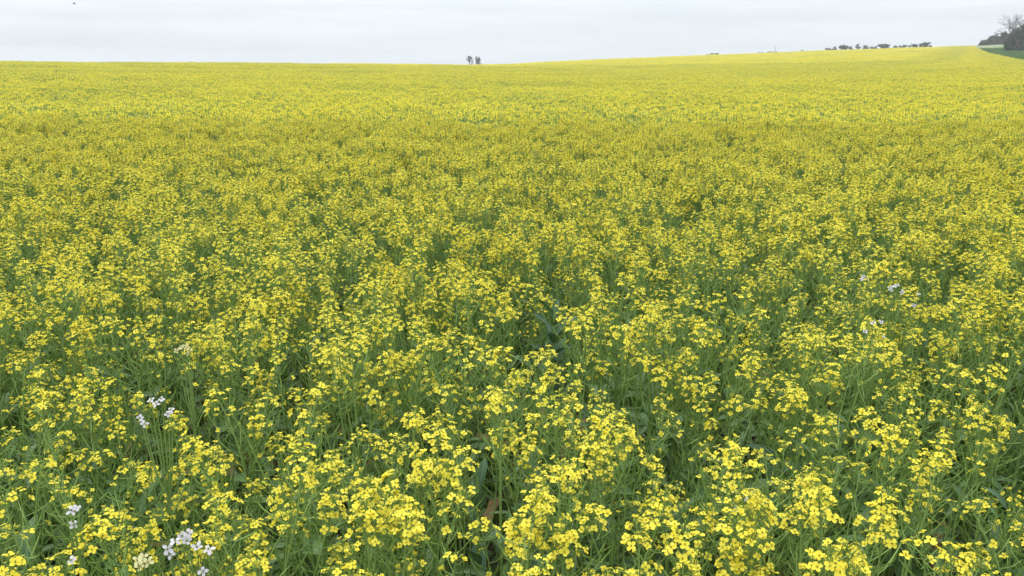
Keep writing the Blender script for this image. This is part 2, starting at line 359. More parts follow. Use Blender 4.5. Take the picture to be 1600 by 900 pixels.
tag(obj('grass_verge', polar_sheet(_baz[0], az_of(1900.), lambda a: np.minimum(np.interp(a, _baz, _br), _vr) - 0.5, lambda a: np.full_like(a, _vr), 0.08).mesh('grass_verge', [M_VERGE])), 'strip of green grass along the edge of the crop', 'verge', kind='structure')
tag(obj('pale_field', polar_sheet(_baz[0], az_of(1900.), lambda a: np.full_like(a, _vr), lambda a: crest(a) * 1.5, ([0, 0.12, 1], [0.1, 0.95, 0.95])).mesh('pale_field', [M_PALE])), 'pale dry field on the hilltop beyond the verge', 'field', kind='structure')

# ------------------------------------------------------------------ the crop: plant kinds
RP = np.random.default_rng(5)
KINDS = []                                            # ordered from the fullest in flower to the greenest
for k in range(20):
    f = k / 19.0
    KINDS.append(canola(RP, RP.uniform(0.90, 1.0), int(RP.integers(4, 8)) if f < 0.8 else int(RP.integers(3, 6)), 21 - 14 * f, 15 + 6 * f, 1.0 + 0.2 * f))
NK = len(KINDS)
for k in range(8): KINDS.append(canola(RP, RP.uniform(0.92, 1.0), int(RP.integers(4, 7)), 22, 6, 0.8, 0.90))       # in the fullest flower, further into the field
LIB = bpy.data.collections.new('crop_models')          # models the far crop is grown from; not in the scene by themselves
lib_names = []
def lib(name, g, mats=PLANT, smooth=True):
    nm = '%03d_%s' % (len(lib_names), name); o = bpy.data.objects.new(nm, g.mesh(nm, mats, smooth)); LIB.objects.link(o); lib_names.append(nm)
    return len(lib_names) - 1
V_PLANT = [lib('plant', joined(k)) for k in KINDS]

def quads(g, c, a, b, mat):
    n = len(c); V = np.stack([c - a - b, c + a - b, c + a + b, c - a + b], 1).reshape(-1, 3)
    g.add(V, np.arange(4 * n).reshape(n, 4), mat)
def rand_dirs(rng, n): d = rng.normal(0, 1, (n, 3)); return d / np.linalg.norm(d, axis=1)[:, None]
def perp(n, rng):
    t = np.cross(n, rand_dirs(rng, len(n))); t /= np.linalg.norm(t, axis=1)[:, None] + 1e-9
    return t, np.cross(n, t)
def crop_tile(rng, size, dens, lod, full):
    """a square piece of crop, simplified for its distance; full = how much of it is in flower"""
    g = Geo(); n = int(dens * size * size); m = int(math.ceil(math.sqrt(n)))
    ij = np.stack(np.meshgrid(np.arange(m), np.arange(m)), -1).reshape(-1, 2)[rng.permutation(m * m)[:n]]
    base = np.zeros((n, 3)); base[:, :2] = ((ij + rng.uniform(-0.15, 1.15, (n, 2))) / m - 0.5) * size
    H = rng.uniform(0.82, 1.02, n) + 0.05 * np.sin(base[:, 0] * 3 + rng.uniform(0, 6)) * np.sin(base[:, 1] * 3 + rng.uniform(0, 6))
    nh = 4
    q = 2 * PI / size; kk = np.round(np.array([[2.1, 1.3], [-1.6, 2.4], [3.9, -2.2], [2.8, 4.1], [0.9, -0.7]]) * (1 if size < 3 else 1.6) / q) * q   # clumps, meeting neatly at the tile's edge
    cl = sum(np.sin(base[:, :2] @ kv + rng.uniform(0, 6)) for kv in kk) / 3.2
    H = H + 0.055 * cl; clump = np.repeat(np.clip(0.86 + 0.42 * cl, 0.12, 1.25), nh)
    hb = np.repeat(base, nh, 0); N = n * nh
    a = rng.uniform(0, 2 * PI, N); rho = rng.uniform(0.0, 0.14, N)
    top = hb + np.stack([rho * np.cos(a), rho * np.sin(a), np.repeat(H, nh) * rng.uniform(0.76, 1.0, N)], 1)
    def blobs(cnt, rad, size_, mat, zoff, prob=1.0):
        c = np.repeat(top, cnt, 0); k = len(c); d = rand_dirs(rng, k); c = c + d * np.array([rad, rad, rad * 0.75]) + np.array([0, 0, zoff])
        nrm = d + np.array([0, 0, {2: 0.15, 3: 0.3, 4: 0.4}[lod]]) + rng.normal(0, 0.55, (k, 3)); nrm /= np.linalg.norm(nrm, axis=1)[:, None]
        keep = rng.uniform(0, 1, k) < (prob if mat != PETAL else prob * np.repeat(clump, cnt)); c, nrm = c[keep], nrm[keep]; k = len(c)
        t, b = perp(nrm, rng); s = size_ * rng.uniform(0.75, 1.2, (k, 1)) * 0.5
        quads(g, c, t * s, b * s * rng.uniform(0.6, 1.0, (k, 1)), mat)
    def slivers(cnt, L, w, spread, mat, z0, z1):
        c = np.repeat(top, cnt, 0); k = len(c); c = c + np.stack([rng.normal(0, spread, k), rng.normal(0, spread, k), -rng.uniform(z0, z1, k)], 1)
        d = rand_dirs(rng, k); d[:, 2] = np.abs(d[:, 2]) + 0.35; d /= np.linalg.norm(d, axis=1)[:, None]
        t, _ = perp(d, rng); quads(g, c, d * (L * rng.uniform(0.6, 1.2, (k, 1)) * 0.5), t * w * 0.5, mat)
    def stems(w, f0):
        lo = hb + (top - hb) * np.array([0.3, 0.3, f0]); c = (lo + top) / 2; d = (top - lo) / 2
        t, _ = perp(d / np.linalg.norm(d, axis=1)[:, None], rng); quads(g, c, d, t * w * 0.5, STEM)
    def leaves(cnt, L, w, z0, z1):
        c = np.repeat(base, cnt, 0); k = len(c); aa = rng.uniform(0, 2 * PI, k); hh = np.repeat(H, cnt) * rng.uniform(z0, z1, k)
        d = np.stack([np.cos(aa), np.sin(aa), rng.uniform(-0.5, 0.5, k)], 1); c = c + d * L * 0.6; c[:, 2] = hh
        up = np.array([0, 0, 1.0]) + rng.normal(0, 0.45, (k, 3)); t = np.cross(d, up); t /= np.linalg.norm(t, axis=1)[:, None]
        s = rng.uniform(0.6, 1.2, (k, 1)); quads(g, c, d * L * s * 0.5, t * w * s * 0.5, LEAF)
    if lod == 2:
        blobs(13, 0.030, 0.0175, PETAL, -0.02, full); blobs(2, 0.010, 0.011, BUD, 0.006)
        slivers(10, 0.05, 0.0032, 0.022, POD, 0.05, 0.16); stems(0.005, 0.3); leaves(7, 0.11, 0.045, 0.25, 0.75)
    elif lod == 3:
        blobs(6, 0.029, 0.0265, PETAL, -0.02, full); blobs(1, 0.008, 0.016, BUD, 0.004)
        slivers(5, 0.055, 0.005, 0.022, POD, 0.05, 0.15); stems(0.006, 0.4); leaves(5, 0.13, 0.055, 0.25, 0.75)
    else:
        blobs(3, 0.024, 0.037, PETAL, -0.02, full); slivers(3, 0.06, 0.009, 0.022, POD, 0.05, 0.14); leaves(4, 0.15, 0.07, 0.3, 0.78)
    return g
RT = np.random.default_rng(21)
DENS = 36
fulls = [0.80, 0.73, 0.65, 0.57, 0.48, 0.38]
V_T2 = [lib('tile', crop_tile(RT, 2.0, DENS, 2, f), smooth=False) for f in fulls]
V_T3 = [lib('tile', crop_tile(RT, 4.0, DENS, 3, f), smooth=False) for f in fulls]
V_T4 = [lib('tile', crop_tile(RT, 8.0, DENS, 4, f), smooth=False) for f in (0.82, 0.72, 0.62, 0.54)]
V_TE = [lib('tile', crop_tile(RT, 0.5, DENS, 3, f), smooth=False) for f in (1.0, 0.9, 0.8)]

# ------------------------------------------------------------------ the crop: where the plants stand
RS = np.random.default_rng(77)
INST = dict(p=[], r=[], s=[], v=[])
def put(p, rot, scl, v): INST['p'].append(p); INST['r'].append(rot); INST['s'].append(scl); INST['v'].append(v)
def slope_rot(x, y, h, rz):
    gx = (ground(x + h, y) - ground(x - h, y)) / (2 * h); gy = (ground(x, y + h) - ground(x, y - h)) / (2 * h)
    n = Vector((-float(gx), -float(gy), 1)).normalized()
    return (n.to_track_quat('Z', 'Y').to_matrix() @ Matrix.Rotation(rz, 3, 'Z')).to_euler()
def visible_cell(cx, cy, half):
    r = math.hypot(cx, cy)
    if cy < -half: return False
    return abs(cx) - half * 1.5 - 3.0 < 0.76 * (cy + half)
def pick(noise, lo, n): return int(np.clip((noise * -0.55 + 0.5 + RS.normal(0, 0.16)) * n, 0, n - 1))
near = []
def walk(cx, cy, size):
    half = size / 2
    if not visible_cell(cx, cy, half): return
    r = max(0.0, math.hypot(cx, cy) - half * 1.3); az = math.atan2(cx, cy)
    if r > float(crest(az)) * 1.22: return
    lim = float(crop_limit(az)); rc = math.hypot(cx, cy)
    edge = abs(rc - lim) < size * 2.5 or (az > _baz[0] - 0.06 and rc > 90 and abs(math.atan2(cx, cy) - _baz[0]) * rc < size)
    def sub():
        for dx in (-.25, .25):
            for dy in (-.25, .25): walk(cx + dx * size, cy + dy * size, half)
    if size > 4 and (r < 140 or edge): return sub()
    if size > 2 and (r < 38 or edge): return sub()
    if size > 1.9 and r < 11 + RS.uniform(-2.5, 3.0):
        m = 12; sp = size / m
        for i in range(m):
            for j in range(m):
                x = cx - half + (i + RS.uniform(0, 1)) * sp; y = cy - half + (j + RS.uniform(0, 1)) * sp
                if y > 0.74: near.append((x, y))
        return
    if edge and size <= 2 and r > 40:
        for i in range(4):
            for j in range(4):
                x = cx - half + (i + .5) * .5 + RS.uniform(-.1, .1); y = cy - half + (j + .5) * .5 + RS.uniform(-.1, .1)
                if math.hypot(x, y) < float(crop_limit(math.atan2(x, y))) + RS.normal(0, 0.5):
                    put((x, y, float(ground(x, y))), (0, 0, RS.integers(4) * PI / 2), (1, 1, RS.uniform(.9, 1.05)), V_TE[RS.integers(3)])
        return
    if rc > lim: return
    V = V_T4 if size > 4 else (V_T3 if size > 2 else V_T2)
    nz = float(patch_noise(cx * (1 if size <= 2 else .5), cy * (1 if size <= 2 else .5)))
    e = slope_rot(cx, cy, half, RS.integers(4) * PI / 2)
    put((cx, cy, float(ground(cx, cy)) + RS.normal(0, 0.012)), tuple(e), (1.03, 1.03, RS.uniform(0.96, 1.05)), V[pick(nz, 0, len(V))])
for i in range(-40, 41):
    for j in range(-1, 56): walk(i * 8 + 4.0, j * 8 + 0.0, 8.0)

# gaps seen in the photograph, and spots kept free for the weeds
gaps = [(425, 690, .07), (1180, 745, .09), (1500, 745, .10), (862, 520, .16), (866, 570, .15), (1010, 690, .06), (730, 700, .06), (1120, 470, .12), (330, 650, .07), (990, 870, .08), (600, 880, .07)]
gap_w = [(*at_height(a, b, 0.75)[:2], c) for a, b, c in gaps]
bright = [(810, 785), (540, 770), (685, 668), (480, 622), (245, 765), (330, 775), (790, 655), (970, 655), (1300, 775), (1425, 705), (1395, 620), (1405, 838), (1240, 880), (865, 700), (1065, 825), (680, 800), (795, 570), (1575, 585), (60, 500), (545, 490)]
blabels = ['rapeseed plant with the biggest cluster of open yellow flowers at bottom centre', 'rapeseed plant with large open yellow flowers between bottom centre and the lower white flowers', 'rapeseed plant with a broad dome of yellow flowers left of the pale broad leaves', 'rapeseed plant with a flat bunch of yellow flowers right of the upper white flowers', 'rapeseed plant with a dense yellow bunch just above the lower white flowers', 'rapeseed plant with yellow flowers just right and above of the lower white flowers', 'rapeseed plant with small yellow bunch above the bottom centre cluster', 'rapeseed plant with an upright bright yellow head right of the bottom centre', 'rapeseed plant with yellow flowers right of the single white cross flower', 'rapeseed plant with a large bright yellow bunch beside the dark gap at right', 'rapeseed plant with a wide yellow bunch above the dark gap at right', 'rapeseed plant with big yellow flowers in the bottom right, left of the lobed weed', 'rapeseed plant cut by the bottom edge with a bright bunch right of centre', 'rapeseed plant with two loose yellow flower groups right of the pale broad leaves', 'rapeseed plant with few single yellow flowers low in the bottom right of centre', 'rapeseed plant with yellow flowers at the left foot of the biggest bottom cluster', 'rapeseed plant with a full yellow head at the foot of the dark leafy plant', 'rapeseed plant with large loose flowers at the right edge of the photo', 'rapeseed plant with a heavy pale yellow bunch near the left edge at mid height', 'rapeseed plant with a bright bunch in the middle left of the field']
thin = [(690, 172, .6), (760, 178, .5), (850, 186, .5), (350, 158, .5), (60, 278, .35), (150, 290, .2), (1440, 232, .5), (1380, 222, .4), (1330, 240, .3), (1500, 300, .3), (560, 350, .25), (210, 500, .15), (40, 520, .14), (1010, 600, .16), (1180, 640, .2), (1530, 640, .2), (1560, 760, .2), (1220, 800, .16), (620, 860, .14), (620, 480, .14), (1400, 420, .25), (1090, 250, .4), (900, 260, .3)]
thin_w = [(*at_height(a, b, 0.85)[:2], c) for a, b, c in thin]          # places where the crop flowers less
bpos = [at_height(a, b, 0.95)[:2] for a, b in bright]
plants = []
for i, (p, lb) in enumerate(zip(bpos, blabels)): plants.append((float(p[0]), float(p[1]), i % 6, RS.uniform(0.98, 1.06), lb))
for x, y in near:
    if any(math.hypot(x - gx, y - gy) < gr for gx, gy, gr in gap_w): continue
    if any(math.hypot(x - p[0], y - p[1]) < 0.07 for p in bpos): continue
    nz = float(patch_noise(x * 2.2, y * 2.2))
    front = np.clip((2.6 - y) / 1.8, 0, 1)
    if y > 2.2 and RS.uniform() < np.clip((-nz - 0.22) * 1.1, 0, 0.55): continue          # thin places between the clumps
    gp = 0.75 * max([math.exp(-((x - gx) ** 2 + (y - gy) ** 2) / gr ** 2) for gx, gy, gr in thin_w])
    k = int(np.clip((0.04 + 0.42 * float(np.clip((7.5 - y) / 5.5, 0, 1)) - (0.5 - 0.15 * front) * nz + 0.48 * front + gp + RS.normal(0, 0.22)) * NK, 0, NK - 1))
    rr_ = math.hypot(x, y)
    if RS.uniform() < np.clip((rr_ - 3.4) / 5.0, 0, 0.92) * (1 - min(1, 1.5 * gp)) * np.clip(1.0 - 0.55 * nz, 0.3, 1): k = NK + int(RS.integers(8))
    plants.append((x, y, k, RS.uniform(0.84, 1.05) + 0.08 * nz - 0.05 * front - 0.16 * gp, None))
def cast(x, y, k, s, lb):
    px, py, f = project((x, y, 0.92 * s)); return px, py, f
scored = []
for p in plants:
    px, py, f = cast(*p); inview = f > 0.3 and -15 < px < 1615 and py < 935
    scored.append((0 if (inview and p[4]) else 1, f if inview else 1e9, p))
scored.sort(key=lambda q: (q[0], q[1]))
NTH = 300
GROUP = 'rapeseed plants in the front of the crop'
LABEL = 'green stemmed rapeseed plant with small yellow flower heads crowded in the front of the crop'
part_cache = {}
def part_meshes(k):
    if k not in part_cache:
        st, lv, hd = KINDS[k]
        whole = []
        for h, fl, M in hd:
            gw = Geo().cat(h)
            for vi, F in fl: gw.cat(FLOWERS[vi], F)
            whole.append(gw.mesh('flower_head', PLANT))
        part_cache[k] = (st.mesh('stem', PLANT), [(l.mesh('leaf', PLANT), M) for l, M in lv], [(h.mesh('flower_head', PLANT), w, fl, M) for (h, fl, M), w in zip(hd, whole)])
    return part_cache[k]
FM = [f.mesh('flower', PLANT) for f in FLOWERS]
NFINE = 45
for n, (_, f, (x, y, k, s, lb)) in enumerate(scored):
    rz = RS.uniform(0, 2 * PI); til = RS.normal(0, 0.085, 2); z = float(ground(x, y)) - 0.005
    if f > 1e8 or n >= NTH:
        put((x, y, z), (til[0], til[1], rz), (s, s, s), V_PLANT[k]); continue
    o = empty('rapeseed_plant', (x, y, z), lb or LABEL, 'rapeseed plant', GROUP)
    o.rotation_euler = (til[0], til[1], rz); o.scale = (s, s, s)
    st, lv, hd = part_meshes(k)
    obj('stem', st, o)
    for me, M in lv: obj('leaf', me, o, M)
    for h, w, fl, M in hd:
        if n < NFINE:
            ho = obj('flower_head', h, o, M)
            for vi, F in fl: obj('flower', FM[vi], ho, F)
        else: obj('flower_head', w, o, M)

# everything further off is one mass of crop
def scatter(name, inst, coll, label, cat):
    me = bpy.data.meshes.new(name); p = np.array(inst['p'], np.float32); me.vertices.add(len(p)); me.vertices.foreach_set('co', p.ravel())
    for nm, ty, key, fld in (('turn', 'FLOAT_VECTOR', 'r', 'vector'), ('size', 'FLOAT_VECTOR', 's', 'vector'), ('which', 'INT', 'v', 'value')):
        at = me.attributes.new(nm, ty, 'POINT'); at.data.foreach_set(fld, np.array(inst[key], np.int32 if ty == 'INT' else np.float32).ravel())
    o = obj(name, me); tag(o, label, cat, kind='stuff')
    ng = bpy.data.node_groups.new(name, 'GeometryNodeTree')
    ng.interface.new_socket('Geometry', in_out='INPUT', socket_type='NodeSocketGeometry'); ng.interface.new_socket('Geometry', in_out='OUTPUT', socket_type='NodeSocketGeometry')
    N, L = ng.nodes, ng.links; gi, go = N.new('NodeGroupInput'), N.new('NodeGroupOutput')
    ci = N.new('GeometryNodeCollectionInfo'); ci.inputs['Collection'].default_value = coll; ci.inputs['Separate Children'].default_value = True; ci.inputs['Reset Children'].default_value = True
    ip = N.new('GeometryNodeInstanceOnPoints'); ip.inputs['Pick Instance'].default_value = True
    L.new(gi.outputs[0], ip.inputs['Points']); L.new(ci.outputs[0], ip.inputs['Instance'])
    def named(n_, ty):
        a = N.new('GeometryNodeInputNamedAttribute'); a.data_type = ty; a.inputs['Name'].default_value = n_; return [s for s in a.outputs if s.enabled and s.name == 'Attribute'][0]
    er = N.new('FunctionNodeEulerToRotation'); L.new(named('turn', 'FLOAT_VECTOR'), er.inputs[0]); L.new(er.outputs[0], ip.inputs['Rotation'])
    L.new(named('size', 'FLOAT_VECTOR'), ip.inputs['Scale']); L.new(named('which', 'INT'), ip.inputs['Instance Index'])
    L.new(ip.outputs[0], go.inputs[0])
    md = o.modifiers.new('grow', 'NODES'); md.node_group = ng
    return o
print('crop instances', len(INST['p']), 'near plants', len(plants))
scatter('rapeseed_crop', INST, LIB, 'yellow flowering crop filling the field up to the skyline', 'crop')

RG = np.random.default_rng(9)
# ------------------------------------------------------------------ grass of the verge
M_BLADE = leafy('verge_blade', (0.075, 0.145, 0.038), (0.14, 0.235, 0.065), 0.2, 0.6, 0.2, 0.4, 5)
GLIB = bpy.data.collections.new('grass_models')
for k in range(3):
    g = Geo(); n = 900; c = np.stack([RG.uniform(-1, 1, n), RG.uniform(-1, 1, n), np.zeros(n)], 1)
    d = RG.normal(0, 0.35, (n, 3)); d[:, 2] = 1; d *= RG.uniform(0.08, 0.22, (n, 1)); t, _ = perp(d / np.linalg.norm(d, axis=1)[:, None], RG)
    quads(g, c + d * 0.9, d, t * 0.014, 0); o = bpy.data.objects.new('%d_grass' % k, g.mesh('grass', [M_BLADE], False)); GLIB.objects.link(o)
GI = dict(p=[], r=[], s=[], v=[])
for x in np.arange(55, 190, 2.0):
    for y in np.arange(75, 260, 2.0):
        r, a = math.hypot(x, y), math.atan2(x, y)
        if _baz[0] < a < az_of(1750.) and float(np.interp(a, _baz, _br)) + 0.5 < r < _vr:
            GI['p'].append((x, y, float(ground(x, y)) + 0.08)); GI['r'].append((0, 0, RG.integers(4) * PI / 2)); GI['s'].append((1, 1, RG.uniform(.7, 1.3))); GI['v'].append(int(RG.integers(3)))
scatter('long_grass', GI, GLIB, 'long green grass on the verge beside the crop', 'grass')

# ------------------------------------------------------------------ trees and bushes
M_BARK = leafy('bark', (0.055, 0.042, 0.032), (0.12, 0.098, 0.078), 0.0, 0.85, 0.15, 1.5, 6)
def crown_mat(name, c0, c1): return leafy(name, c0, c1, 0.18, 0.6, 0.2, 0.5, 2.2)
M_OLIVE = crown_mat('olive_foliage', (0.030, 0.054, 0.015), (0.072, 0.102, 0.032))
M_DARKF = crown_mat('dark_foliage', (0.022, 0.042, 0.014), (0.054, 0.082, 0.030))
M_BROWNF = crown_mat('brownish_foliage', (0.055, 0.050, 0.028), (0.105, 0.094, 0.058))
M_GREENF = crown_mat('bush_foliage', (0.034, 0.056, 0.024), (0.072, 0.102, 0.044))
def lobes_geo(rng, lobes, dens, size):
    g = Geo()
    for c, rad in lobes:
        c, rad = np.array(c, float), np.array(rad, float)
        n = max(30, int(dens * (rad[0] * rad[1] + rad[0] * rad[2] + rad[1] * rad[2])))
        ncl = max(6, n // 22); cd = rand_dirs(rng, ncl) * rng.uniform(0.45, 1.0, (ncl, 1)) ** 0.6   # clumps with gaps between
        d = cd[rng.integers(0, ncl, n)] + rng.normal(0, 0.13, (n, 3)); p = c + d * rad
        nr = d + rng.normal(0, 0.7, (n, 3)); nr /= np.linalg.norm(nr, axis=1)[:, None]; t, b = perp(nr, rng)
        s = size * rng.uniform(0.5, 1.3, (n, 1)) * 0.5; quads(g, p, t * s, b * s * rng.uniform(0.4, 0.9, (n, 1)), 0)
    return g
def limbs_geo(rng, H, fork, targets, r0):
    g = Geo(); top = np.array([rng.normal(0, .02) * H, rng.normal(0, .02) * H, fork])
    tube(g, bez((0, 0, -0.3), (0, 0, fork * .5), top, 5), np.linspace(r0, r0 * .7, 5), 7)
    for t in targets:
        t = np.array(t, float); tube(g, bez(top, (top + t) / 2 + np.array([0, 0, -0.08 * H]), t, 5), np.linspace(r0 * .55, r0 * .15, 5), 5)
    return g
def plant_at(px, r): a = float(az_of(px)); x, y = r * math.sin(a), r * math.cos(a); return np.array([x, y, float(ground(x, y))]), a
def top_height(px, py, r, z0): d = rays(px, py); return CAM_Z + d[2] / math.hypot(d[0], d[1]) * r - z0
def woody(name, px0, px1, ytop, r, mat, label, cat, group=None, form='round', depth=1.0, dens=60, size=0.35, nlob=6):
    """a tree or bush filling the span px0..px1 of the skyline at distance r, its top at row ytop"""
    pc, a = plant_at((px0 + px1) / 2, r); H = top_height((px0 + px1) / 2, ytop, r, pc[2])
    half = (px1 - px0) / 2 / F_PX * r * math.cos(a) ** 0.5
    o = empty(name, pc, label, cat, group, rz=-a)
    rng = np.random.default_rng(int(px0 * 10) + 3); L = []
    if form == 'umbrella':
        for k in range(nlob):
            f = rng.uniform(-.72, .72); L.append(((f * half, rng.uniform(-.5, .5) * half, H * (0.86 - 0.12 * abs(f)) + rng.normal(0, .02) * H), (half * .42, half * .42, H * .085)))
        L.append(((half * .1, 0, H * .66), (half * .45, half * .45, H * .08)))
    elif form == 'bush':
        for k in range(nlob):
            f = rng.uniform(-.75, .75); h = H * (1 - 0.7 * f * f) * rng.uniform(.82, 1)
            L.append(((f * half, rng.uniform(-.6, .6) * half * depth, h * .5), (half * .42, half * .45 * depth, h * .5)))
    else:
        for k in range(nlob):
            f = rng.uniform(-.62, .62); z = H * rng.uniform(.5, .84)
            L.append(((f * half, rng.uniform(-.6, .6) * half * depth, z), (half * rng.uniform(.32, .5), half * .45 * depth, H * rng.uniform(.12, .2))))
        L.append(((rng.uniform(-.2, .2) * half, 0, H * .84), (half * .45, half * .4, H * .155)))
    tg = [(c[0] * .8, c[1] * .8, c[2]) for c, _ in L]
    obj('trunk', limbs_geo(rng, H, H * (.12 if form == 'bush' else .42), tg, H * .03).mesh('trunk', [M_BARK]), o)
    obj('crown', lobes_geo(rng, L, dens, size).mesh('crown', [mat], False), o)
    return o
z4 = lambda x, y: (1080 + x / 3.0769, 10 + y / 3.0769)
woody('umbrella_tree', 728, 740, 86.8, 480, M_DARKF, 'flat topped tree on the centre skyline, left of its twin with a lower crown', 'tree', 'trees on the centre skyline', 'umbrella', dens=40, size=0.5)
woody('umbrella_tree', 739.5, 752.5, 87.0, 486, M_DARKF, 'tree on the centre skyline with thick crown leaning right, the right one of the pair', 'tree', 'trees on the centre skyline', 'round', dens=30, size=0.5, nlob=7)
woody('sapling', 735.5, 740.5, 91.0, 482, M_DARKF, 'thin short sapling between the two trees on the centre skyline', 'tree', 'trees on the centre skyline', 'round', dens=18, size=0.4, nlob=3)
x0, y0 = z4(65, 222); x1, _ = z4(145, 0)
woody('low_bush', x0, x1, y0, 345, M_DARKF, 'low dark mound of bush alone on the skyline right of centre', 'bush', None, 'bush', dens=40, size=0.45, nlob=7)
woody('low_bush', 1247.5, 1257, 77.8, 400, M_DARKF, 'small dark bush on the skyline just left of the long tree row', 'bush', None, 'bush', dens=40, size=0.4, nlob=4)
woody('low_bush', 1244, 1247, 78.2, 400, M_DARKF, 'tiny dot of a bush at the left foot of the small skyline bush', 'bush', None, 'bush', dens=40, size=0.3, nlob=3)
ROW = [(640, 668, 200), (672, 695, 193), (700, 748, 184), (748, 768, 191), (780, 806, 182), (818, 845, 184), (847, 865, 192), (868, 886, 192), (893, 952, 181), (955, 985, 188), (985, 1003, 187), (1005, 1023, 184), (1035, 1060, 178), (1056, 1084, 181), (1080, 1102, 176), (1095, 1135, 173), (1133, 1143, 186)]
RL = ['leftmost low tree of the row on the right skyline', 'small ragged tree second from the left end of the skyline row', 'broad domed dark tree near the left end of the skyline row', 'small tree touching the right side of the broad domed one', 'lone upright tree between the first two gaps of the skyline row', 'leaning open tree just right of the second gap in the skyline row', 'small low tree right of the leaning open tree in the skyline row', 'small low tree just left of the widest tree of the skyline row', 'widest tree at the middle of the skyline row', 'low flat tree right of the widest tree in the skyline row', 'narrow tree in the low middle right part of the skyline row', 'narrow tree at the left side of the last gap in the skyline row', 'slanting tree right of the last gap in the skyline row', 'low dense tree between slanting and tall trees of the skyline row', 'narrow tall tree left of the highest dome of the skyline row', 'tall dome near the right end of the skyline row', 'tiny tree at the right end of the skyline row']
for (a, b, c), lb in zip(ROW, RL):
    xa, ya = z4(a - 2, c); xb, _ = z4(b + 2, c)
    woody('skyline_tree', xa, xb, ya, 410 + (a % 7), M_DARKF, lb, 'tree', 'row of trees on the right skyline', 'round', dens=40, size=0.45, nlob=5 if b - a < 40 else 9)

# right-hand hedge and trees
woody('hedge_bush', 1525, 1538.5, 60.5, 335, M_OLIVE, 'small round bush at the left end of the clump on the pale field', 'bush', 'bushes on the pale field', 'bush', 1.0, 60, .5, 6)
woody('hedge_bush', 1534, 1560, 54.5, 338, M_OLIVE, 'long rising dark bush in the middle of the clump on the pale field', 'bush', 'bushes on the pale field', 'bush', .8, 60, .55, 9)
woody('hedge_bush', 1552, 1579, 48.8, 336, M_BROWNF, 'tallest brownish bush at the right of the clump on the pale field', 'bush', 'bushes on the pale field', 'bush', .8, 45, .5, 9)
rb = math.hypot(*on_ground(1592, 82)[:2])
woody('verge_bush', 1564, 1588, 62.5, rb + 6, M_GREENF, 'dark green bush on the verge under the left branches of the bare tree', 'bush', 'bushes on the verge', 'bush', 1.0, 90, .3, 9)
woody('verge_bush', 1574, 1594, 69, rb, M_OLIVE, 'low olive bush in front of the bare tree on the verge', 'bush', 'bushes on the verge', 'bush', 1.0, 90, .28, 8)
woody('verge_bush', 1588, 1618, 64, rb - 4, M_DARKF, 'dark bush cut by the right edge of the photo on the verge', 'bush', 'bushes on the verge', 'bush', 1.0, 90, .28, 9)
woody('leafy_tree', 1579, 1640, 27, rb + 4, M_OLIVE, 'dense olive green tree at the right edge behind the bare tree', 'tree', None, 'bush', .9, 75, .34, 16)
def bare_tree(px, ytop, r, label):
    pc, a = plant_at(px, r); H = top_height(px, ytop, r, pc[2]); o = empty('bare_tree', pc, label, 'tree', None, -a)
    rng = np.random.default_rng(4); tr, br = Geo(), Geo()
    def grow(p, d, L, rad, lev):
        d = unit(d); e = p + d * L; m = (p + e) / 2 + rng.normal(0, .06, 3) * L
        pts = bez(p, m, e, 5); tube(tr if lev == 0 else br, pts, np.linspace(rad, rad * .62, 5), 6 if lev < 2 else 3, 0)
        if lev >= 5: return
        n = 3 if lev < 4 else 4
        for k in range(n):
            q = pts[-1] if k < 2 else pts[int(rng.integers(2, 4))]
            dd = d + rng.normal(0, .48, 3); dd[2] += 0.18
            grow(q, dd, L * rng.uniform(.58, .82), rad * rng.uniform(.5, .66), lev + 1)
    tube(tr, [(0, 0, -.3), (0, 0, H * .2)], [H * .030, H * .024], 8, 0)
    for dx, k in ((-.75, .27), (-.25, .30), (.12, .31), (.5, .29)): grow(np.array([0, 0, H * .19]), (dx, rng.normal(0, .3), 1), H * k, H * .016, 0)
    obj('trunk', tr.mesh('trunk', [M_BARK]), o); obj('branches', br.mesh('branch', [M_BARK]), o)
bare_tree(1585, 17, rb + 2, 'leafless tree with spreading bare branches at the right edge')

# far farm things on the skyline
M_TIN = rough_ground('weathered_tin', (0.24, 0.25, 0.27), (0.31, 0.32, 0.34), 2.0, 0.01)
def shed(px0, px1, ytop, r, label):
    pc, a = plant_at((px0 + px1) / 2, r); H = top_height((px0 + px1) / 2, ytop, r, pc[2]); w = (px1 - px0) / F_PX * r / 2; e = H * .72; dp = 3.0
    o = empty('farm_shed', pc, label, 'shed', 'sheds on the skyline', -a)
    obj('wall', Geo().add([(-w, -dp, -.3), (w, -dp, -.3), (w, dp, -.3), (-w, dp, -.3), (-w, -dp, e), (w, -dp, e), (w, dp, e), (-w, dp, e), (-w, 0, H - .05), (w, 0, H - .05)], [(0, 1, 5, 4), (1, 2, 6, 5), (2, 3, 7, 6), (3, 0, 4, 7)], 0, [(5, 6, 9), (4, 8, 7)]).mesh('wall', [M_TIN], False), o)
    g = Geo(); k = .25
    for s_ in (-1, 1): g.add([(-w - k, s_ * (dp + k), e - .06), (w + k, s_ * (dp + k), e - .06), (w + k, 0, H), (-w - k, 0, H), (-w - k, s_ * (dp + k), e + .06), (w + k, s_ * (dp + k), e + .06), (w + k, 0, H + .1), (-w - k, 0, H + .1)], [(0, 1, 2, 3), (4, 5, 6, 7), (0, 1, 5, 4), (1, 2, 6, 5), (3, 0, 4, 7)], 0)
    obj('roof', g.mesh('roof', [M_TIN], False), o)
shed(1199, 1211.5, 79.6, 400, 'pale grey shed roof showing at the foot of the thin mast')
shed(1182.5, 1191.5, 80.6, 405, 'pale small shed roof left of the mast, barely above the crop')
